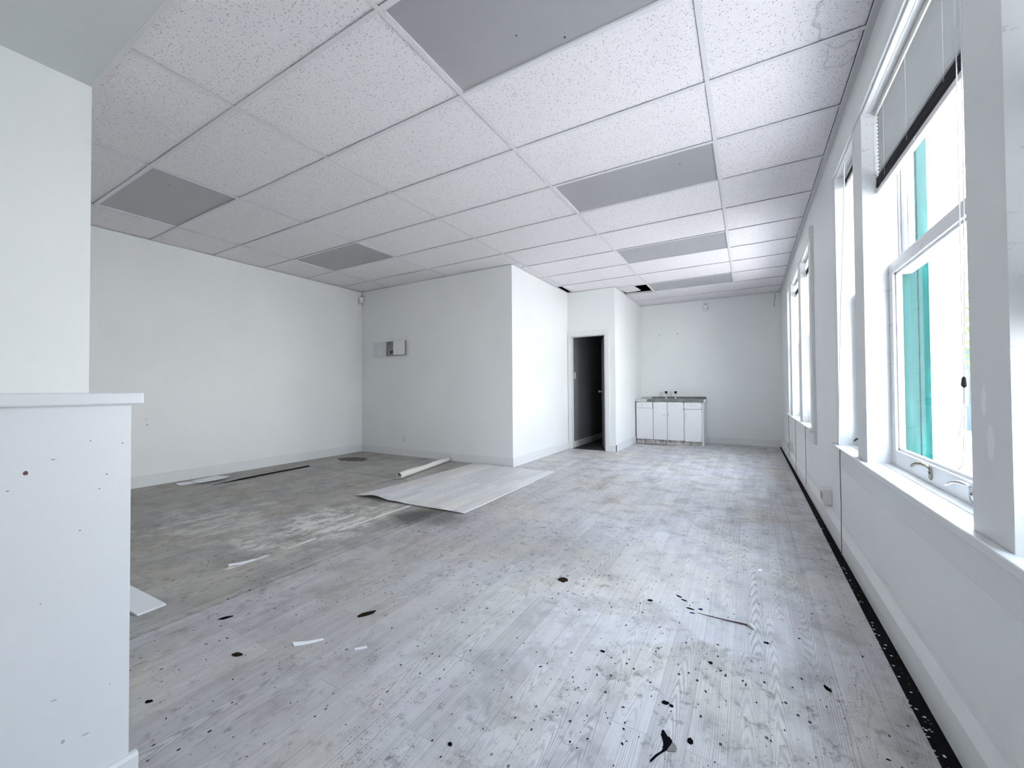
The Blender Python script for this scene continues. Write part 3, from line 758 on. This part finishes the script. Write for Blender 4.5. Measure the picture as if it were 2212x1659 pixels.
for xx in (-.298, -.22, -.10, -.004): cl.box((xx-.012, -.012, -.112), (xx+.012, -.003, .112), .003)
for zz in (-.108, -.04, .03, .108): cl.box((-.30, -.010, zz-.004), (0, -.003, zz+.004))
cl = cl.build('clear_cover', M['clear'], e); cl.location = (-w_, -.035, .0)
cl.rotation_euler = (0, 0, math.radians(-3))
MB().box((-w_-.004, -.045, -.10), (-w_+.002, -.025, .10)).build('hinge', M['plastic_grey'], e)
tag(e, 'open grey control box with white cover and clear plastic flap on the left wall panel', 'control box')

def outlet(loc, rz, label, w_=.036, h_=.06, t_=.006, cover=True):
    e = empty('power_outlet', loc, rz)
    MB().box((-w_, -t_, -h_), (w_, 0, h_), .002).build('face_plate', M['plastic'], e)
    for zz in (-.025, .025):
        s_ = MB().lathe((0, -t_-.0005, zz), [(.015, 0), (.015, .002)], 'y', 16).build('socket', M['plastic'], e)
        MB().box((-.008, -t_-.004, zz-.004), (-.0055, -t_-.0024, zz+.005)).build('slot', M['blackplastic'], s_)
        MB().box((.0055, -t_-.004, zz-.004), (.008, -t_-.0024, zz+.005)).build('slot', M['blackplastic'], s_)
    tag(e, label, 'outlet', 'power outlets on the walls')
outlet((-4.545, 2.85, .278), 0, 'white power outlet low on the wall below the open control box')
def box_outlet(y, z, label):
    e = empty('surface_outlet', (.70, y, z), 0)
    MB().box((-.055, -.06, -.058), (.0, .06, .055), .004).build('outlet_box', M['plastic'], e)
    for s_ in (-1, 1):
        q = MB().box((-.058, s_*.03-.018, -.03), (-.054, s_*.03+.018, .03), .002).build('socket', M['plastic_grey'], e)
    tag(e, label, 'outlet', 'surface-mounted outlets along the window wall')
box_outlet(2.02, .218, 'white surface-mounted outlet on the baseboard under the window wall, nearer one')
box_outlet(5.05, .218, 'white surface-mounted outlet on the baseboard near the far right corner')
def sensor(loc, rz, label):
    e = empty('motion_sensor', loc, rz)
    MB().box((-.012, -.012, .045), (.012, 0, .085), .002).build('bracket', M['plastic_grey'], e)
    b_ = MB().box((-.034, -.048, -.055), (.034, -.004, .05), .010).build('sensor_body', M['plastic'], e)
    MB().box((-.024, -.051, -.045), (.024, -.047, .0), .002).build('sensor_lens', M['clear'], e)
    tag(e, label, 'motion sensor', 'motion sensors under the ceiling')
sensor((-.505, YB, 2.565), 0, 'white motion sensor high on the far wall above the countertop')
sensor((-5.525, 2.83, 2.575), math.radians(40), 'white motion sensor in the left corner under the ceiling')
e = empty('light_switch', (-2.505, 4.98, 1.28), math.radians(90))
MB().box((-.035, -.005, -.057), (.035, 0, .057), .002).build('switch_plate', M['plastic'], e)
MB().box((-.006, -.014, -.010), (.006, -.005, .010), .001).build('toggle', M['plastic'], e)
tag(e, 'white light switch on the hallway wall inside the open doorway', 'switch')
for x_, lab in ((-1.347, 'small wall screw on the far wall, left of the pair above the taps'), (-1.009, 'small wall screw on the far wall, right of the pair above the taps')):
    tag(MB().lathe((x_, YB, 2.115), [(.010, -.002), (.010, .004), (.004, .010)], 'y', 12).build('wall_screw', M['darkcord']), lab, 'screw', 'screws in the far wall')

# ------------------------------------------------------------------ things on the floor
def sheet_obj(name, fn, nu, nv, mat, thick=.002):
    bm = bmesh.new(); g = [[bm.verts.new(fn(u/nu, v/nv)) for v in range(nv+1)] for u in range(nu+1)]
    for u in range(nu):
        for v in range(nv): bm.faces.new((g[u][v], g[u+1][v], g[u+1][v+1], g[u][v+1]))
    bmesh.ops.recalc_face_normals(bm, faces=bm.faces[:])
    me = bpy.data.meshes.new(name); bm.to_mesh(me); bm.free(); me.materials.append(mat)
    for p in me.polygons: p.use_smooth = True
    ob = bpy.data.objects.new(name, me); link(ob)
    md = ob.modifiers.new('thickness', 'SOLIDIFY'); md.thickness = thick; md.offset = 1 
    return ob
def fs(u, v):
    x0 = -3.17 + .0*v; x1 = -1.885 - .035*v; y0 = .82 + .06*u; y1 = 2.81
    x = x0 + (x1-x0)*u; y = y0 + (y1-y0)*v
    z = .0045 + .022*math.exp(-((u-.20)/.10)**2)*math.exp(-v*1.2) + .006*math.exp(-((u-.42)/.05)**2)*(1-.5*v) + .010*math.exp(-v*14)*(1-u)**1 + .004*max(0, math.sin(u*9+v*3))*math.exp(-v*2)
    return (x, y, max(z, .003))
tag(sheet_obj('vinyl_sheet', fs, 60, 60, M['vinyl_loose'], .0022), 'loose pale wood-look vinyl sheet lying flat over the dirty floor by the wall corner', 'vinyl sheet')
mb = MB(); A = Vector((-3.345, 1.56)); B = Vector((-3.60, 2.79)); nseg = 26
prof = [(-.075, .002), (-.03, .003), (.0, .008)] + [(.028*math.cos(a_)-.0, .034+.030*math.sin(a_)) for a_ in [-.9 + .36*i for i in range(13)]]
d2 = (B-A).normalized(); nrm = Vector((d2.y, -d2.x))
bm = bmesh.new(); rows = []
for i in range(nseg+1):
    f = i/nseg; c0 = A.lerp(B, f); s_ = 1.25 - .25*f + .08*math.sin(f*11)
    rows.append([bm.verts.new((c0.x+nrm.x*p[0]*s_, c0.y+nrm.y*p[0]*s_, max(.002, p[1]*s_))) for p in prof])
for r0, r1 in zip(rows, rows[1:]):
    for k in range(len(prof)-1): bm.faces.new((r0[k], r0[k+1], r1[k+1], r1[k]))
me = bpy.data.meshes.new('vinyl_curl'); bm.to_mesh(me); bm.free(); me.materials.append(M['vinyl_back'])
for p in me.polygons: p.use_smooth = True
ob = link(bpy.data.objects.new('vinyl_curl', me)); md = ob.modifiers.new('thickness', 'SOLIDIFY'); md.thickness = .002; md.offset = 0
tag(ob, 'curled-up vinyl strip showing its pale backing, left of the loose sheet', 'vinyl strip')

mb = MB(); A = Vector((-4.958, .37)); B = Vector((-5.045, 1.56)); e_ = []
for i in range(21):
    f = i/20; q = A.lerp(B, f); e_.append((q.x+.004*math.sin(f*8), q.y, .004 + .013*min(1, f*4)))
for (x0_, y0_, h0), (x1_, y1_, h1) in zip(e_, e_[1:]):
    vs = [mb.bm.verts.new(p) for p in ((x0_, y0_, .0003), (x1_, y1_, .0003), (x1_, y1_, h1), (x0_, y0_, h0), (x0_-.03, y0_, .0003), (x1_-.03, y1_, .0003))]
    mb.bm.faces.new((vs[0], vs[1], vs[2], vs[3])); mb.bm.faces.new((vs[3], vs[2], vs[5], vs[4])); mb.bm.faces.new((vs[4], vs[5], vs[1], vs[0]))
M['rubber'] = plain('black_rubber', (.006, .006, .009), .8, spec=.1)
bmesh.ops.remove_doubles(mb.bm, verts=mb.bm.verts[:], dist=1e-5)
tag(mb.build('edge_strip', M['rubber']), 'long thin black strip lying on the floor parallel to the left baseboard', 'strip')

def plate(name, pts, z, th, mat, label, cat, grp=None, bend=0):
    """thin irregular piece lying on the floor; origin at its centre"""
    if pts[0][1] < .5 and pts[0][0] > -2: pts = [(p[0]+.014+.006*p[0], p[1]-.014) for p in pts]
    cx = sum(p[0] for p in pts)/len(pts); cy = sum(p[1] for p in pts)/len(pts)
    mb = MB(); mb.prism([(p[0]-cx, p[1]-cy) for p in pts], 'z', 0, th)
    if bend:
        bmesh.ops.triangulate(mb.bm, faces=mb.bm.faces[:])
        bmesh.ops.subdivide_edges(mb.bm, edges=mb.bm.edges[:], cuts=2, use_grid_fill=True)
        rr = max((v.co.xy.length for v in mb.bm.verts), default=1)
        for v in mb.bm.verts: v.co.z += bend*(v.co.x/rr)**2 + bend*.5*max(0, v.co.y/rr)
    ob = mb.build(name, mat); ob.location = (cx, cy, z)
    return tag(ob, label, cat, grp)
M['paper'] = plain('paper', (.86, .88, .92), .7); M['board'] = plain('white_board', (.78, .78, .80), .4)
M['bluebit'] = plain('blue_foil', (.004, .015, .09), .6, spec=.2); M['blackbit'] = plain('black_scrap', (.004, .004, .006), .95, spec=.05)
M['brownbit'] = plain('dry_leaf', (.022, .016, .012), .95, spec=.05); M['greybit'] = plain('grey_film', (.20, .19, .18), .4); M['wood'] = plain('dark_red_wood', (.07, .03, .03), .5)
plate('paper_sheet', [(-5.41, .19), (-5.24, .17), (-5.17, .40), (-5.36, .44)], .001, .0015, M['paper'], 'crumpled white paper beside the left baseboard, lower left one', 'paper', 'papers by the left wall', .012)
plate('paper_sheet', [(-5.36, .33), (-5.14, .31), (-5.13, .55), (-5.22, .66), (-5.38, .58)], .010, .0015, M['paper'], 'larger white paper on top, against the left baseboard', 'paper', 'papers by the left wall', .02)
mb = MB().box((-.60, -.055, 0), (.0, .055, .009), .0015); ob = mb.build('white_board', M['board']); ob.location = (-2.285, -1.035, .0); ob.rotation_euler = (0, 0, math.radians(2))
tag(ob, 'white board lying on the floor behind the half wall', 'board')
mb = MB(); pts = []; rad = []
for i in range(12):
    f = i/11; pts.append((-.062+.205*f, .222-.004*math.sin(f*3), .002+.003*f)); rad.append(.0009+.0026*f)
e = empty('floor_stick', (.017, -.010, 0))
mb.tube(pts, rad, 8).build('handle', M['wood'], e, True)
MB().tube([(.138, .219, .006), (.150, .216, .008), (.158, .206, .007), (.160, .198, .006)], [.0045, .008, .007, .003], 8).build('tip', M['plastic'], e, True)
tag(e, 'thin dark red stick with a white tip on the floor', 'stick')
shard = [(-.082, -.526), (-.078, -.524), (-.074, -.530), (-.064, -.543), (-.060, -.541), (-.050, -.552), (-.050, -.566), (-.056, -.578), (-.058, -.590), (-.064, -.600), (-.072, -.612), (-.080, -.628), (-.089, -.650), (-.092, -.655), (-.094, -.648), (-.085, -.624), (-.072, -.602), (-.069, -.590), (-.073, -.588), (-.070, -.583), (-.073, -.568), (-.080, -.552), (-.084, -.545), (-.081, -.538), (-.084, -.533)]
plate('torn_scrap', shard, .0005, .0008, M['blackbit'], 'torn dark plastic scrap with a tail at the bottom edge of the floor', 'scrap')
plate('torn_scrap', [(-.049, -.556), (-.040, -.562), (-.034, -.574), (-.036, -.586), (-.045, -.590), (-.059, -.596), (-.055, -.580)], .0012, .0006, M['greybit'], 'pale grey film flap lying on the torn dark plastic scrap', 'scrap')
def dot(x, y, rx, ry, rz, mat, label, cat='speck', grp='dark bits scattered on the floor', nm='floor_bit', th=.0015):
    n_ = 14; jit = [random.uniform(.8, 1.15) for _ in range(n_)]
    pts = [(x + (rx*jit[i]*math.cos(2*PI*i/n_)*math.cos(rz) - ry*jit[i]*math.sin(2*PI*i/n_)*math.sin(rz)), y + (rx*jit[i]*math.cos(2*PI*i/n_)*math.sin(rz) + ry*jit[i]*math.sin(2*PI*i/n_)*math.cos(rz))) for i in range(n_)]
    plate(nm, pts, .0004, th, mat, label, cat, grp)
dot(-.005, -.527, .009, .0135, .15, M['blackbit'], 'large black oval spot right of the torn dark scrap')
dot(-.093, -.409, .012, .009, 0, M['blackbit'], 'black spot, left of the close pair in the lower middle floor')
dot(-.074, -.413, .007, .006, 0, M['blackbit'], 'smaller black spot, right of the close pair in the lower middle floor')
dot(-.038, -.665, .012, .009, .3, M['blackbit'], 'black spot cut by the bottom frame edge')
dot(-.352, -.255, .010, .006, 0, M['blackbit'], 'black oval fleck left of the short dark scrap')
dot(-.608, -.886, .007, .006, 0, M['blackbit'], 'round black spot at the bottom left of centre')
dot(-1.582, -1.26, .012, .007, .6, M['blackbit'], 'round black spot near the foot of the half wall')
dot(-1.915, -.88, .028, .010, 1.1, M['blackbit'], 'dark blue-black smear piece near the long floor seam', 'scrap')
dot(-.050, .268, .010, .008, .4, M['bluebit'], 'blue fleck above the thin stick, upper right one', 'scrap', 'blue flecks beside the stick')
dot(-.081, .214, .012, .004, .2, M['bluebit'], 'blue fleck at the thin end of the stick', 'scrap', 'blue flecks beside the stick')
dot(-.093, .250, .018, .006, -.1, M['brownbit'], 'dark leaf sliver beside the blue flecks', 'leaf', 'leaf slivers left of the stick')
dot(-.128, .318, .014, .005, -.3, M['brownbit'], 'dark leaf sliver second from the stick', 'leaf', 'leaf slivers left of the stick')
dot(-.155, .345, .016, .006, -.5, M['brownbit'], 'dark leaf sliver farthest left above the stick', 'leaf', 'leaf slivers left of the stick')
dot(-.270, .235, .012, .009, .2, M['blackbit'], 'black flake left of the leaf slivers', 'scrap')
dot(.205, .125, .010, .006, 0, M['blackbit'], 'black fleck right below the white tip of the stick')
dot(.376, -.066, .007, .018, .5, M['blackbit'], 'lone dark seed-shaped fleck near the black floor strip')
dot(.02, -.12, .008, .007, 0, M['blackbit'], 'dark brown fleck below the stick')
dot(-1.381, -.539, .045, .018, 1.1, M['brownbit'], 'brown crumbled leaf cluster left of centre on the floor', 'leaf', 'crumbled leaves')
dot(-.725, .225, .028, .030, .8, M['brownbit'], 'dark crumbled leaf cluster in the middle of the floor', 'leaf', 'crumbled leaves')
dot(-1.586, -.987, .022, .012, .3, M['brownbit'], 'small brown leaf scrap left of the white scraps', 'leaf', 'crumbled leaves')
plate('paper_scrap', [(-1.47, -.835), (-1.44, -.845), (-1.39, -.79), (-1.37, -.76), (-1.385, -.755), (-1.43, -.80)], .0005, .001, M['paper'], 'white torn paper scrap, larger of the two left of centre', 'paper', 'white scraps', .004)
plate('paper_scrap', [(-1.215, -.735), (-1.205, -.740), (-1.175, -.705), (-1.182, -.70)], .0005, .004, M['paper'], 'small white paper roll right of the larger paper scrap', 'paper', 'white scraps')
plate('paper_scrap', [(.203, .845), (.222, .855), (.226, .88), (.208, .875)], .0005, .002, M['paper'], 'tiny white crumb on the floor towards the window wall', 'paper', 'white scraps', .003)
plate('paper_scrap', [(-2.52, -.60), (-2.50, -.61), (-2.44, -.49), (-2.46, -.48)], .001, .004, M['paper'], 'white torn strip at the end of the pale scrape line', 'paper', 'white scraps', .01)
# crumbs nobody could count
mb = MB()
for i in range(620):
    if random.random() < .45: x_ = random.gauss(-.15, .45); y_ = random.gauss(-.1, .6)
    else: x_ = random.uniform(-2.0, .56); y_ = random.uniform(-1.5, 5.5) if random.random() < .5 else random.uniform(-1.5, 1.8)
    if not (-2.05 < x_ < .56) or y_ < -1.6: continue
    r_ = random.choice([.0010, .0012, .0014, .0016, .002, .0026]); a_ = random.uniform(0, PI); el = random.uniform(1, 2.6)
    k_ = 6; pts = []
    for q in range(k_):
        t_ = 2*PI*q/k_; px = r_*el*math.cos(t_)*random.uniform(.7, 1.2); py = r_*math.sin(t_)*random.uniform(.7, 1.2)
        pts.append((x_+px*math.cos(a_)-py*math.sin(a_), y_+px*math.sin(a_)+py*math.cos(a_)))
    mb.prism(pts, 'z', .0001, .0001+r_*.5)
cr_ = mb.build('floor_crumbs', M['blackbit'])
tag(cr_, 'fine black crumbs and grit scattered over the grey vinyl floor', 'crumbs', None, 'stuff')
# lint along the dark strip
mb = MB()
for i in range(90):
    y_ = -.4 + 2.6*random.random()**1.6; x_ = random.uniform(.60, .637); r_ = random.uniform(.001, .0028)
    a_ = random.uniform(0, PI)
    mb.prism([(x_+r_*1.8*math.cos(a_+t_), y_+r_*1.2*math.sin(a_+t_)) for t_ in (0, 1.5, 3.1, 4.5)], 'z', -.0029, -.0015)
tag(mb.build('dust_bits', M['paper']), 'pale lint and dust lying in the black strip beside the baseboard', 'dust', None, 'stuff')

# ------------------------------------------------------------------ outside
M['stucco'] = paint('stucco', (.80, .79, .77), .8, .6, .4)
n = N('pavement')
M['pave'] = n.bsdf(n.mix(n.noise(3, 5), (.54, .50, .47), (.62, .58, .55)), .9)
struct('floor', MB().box((-25, -30, -.75), (40, 45, -.55)), M['pave'])
mb = MB()
mb.box((.90, 1.76, -.55), (1.343, 2.72, 5)); 
wb = struct('wall_outside', mb, M['stucco'])
# distant street
M['leaf'] = plain('leaf', (.07, .15, .02), .7); M['bark'] = plain('bark', (.08, .06, .05), .9)
e = empty('street_tree', (5.3, 11.5, -.55))
MB().tube([(0, 0, 0), (.05, .02, 1.2), (.0, .05, 2.6)], [.16, .12, .07], 10).build('trunk', M['bark'], e, True)
mb = MB()
for i in range(1500):
    th = random.uniform(0, 2*PI); ph = math.acos(random.uniform(-1, 1)); rr = 1.5*random.random()**.4
    c0 = Vector((rr*math.sin(ph)*math.cos(th), rr*math.sin(ph)*math.sin(th), 2.9+.9*rr*math.cos(ph)))
    s_ = random.uniform(.05, .1); R_ = Matrix.Rotation(random.uniform(0, 6), 3, Vector((random.random(), random.random(), random.random())).normalized())
    vs = [mb.bm.verts.new(c0 + R_@Vector(p)*s_) for p in ((-1, 0, 0), (0, -.5, .1), (1, 0, 0), (0, .5, .1))]
    mb.bm.faces.new(vs)
mb.build('crown', M['leaf'], e)
tag(e, 'leafy green tree seen in the sliver at the right of the near window', 'tree')
e = empty('street_building', (7.5, 19, -.55))
MB().box((-4, 0, 0), (4, 5, 3.0)).build('facade', plain('blue_grey_wall', (.035, .06, .09), .7), e)
MB().box((-4.2, -.2, 3.0), (4.2, 5.2, 3.2)).build('roof', M['pave'], e)
for i in range(4): MB().box((-3.4+i*1.9, -.04, .9), (-2.4+i*1.9, .0, 2.2)).build('window', M['plastic'], e)
tag(e, 'blue-grey building across the street beyond the tree', 'building')
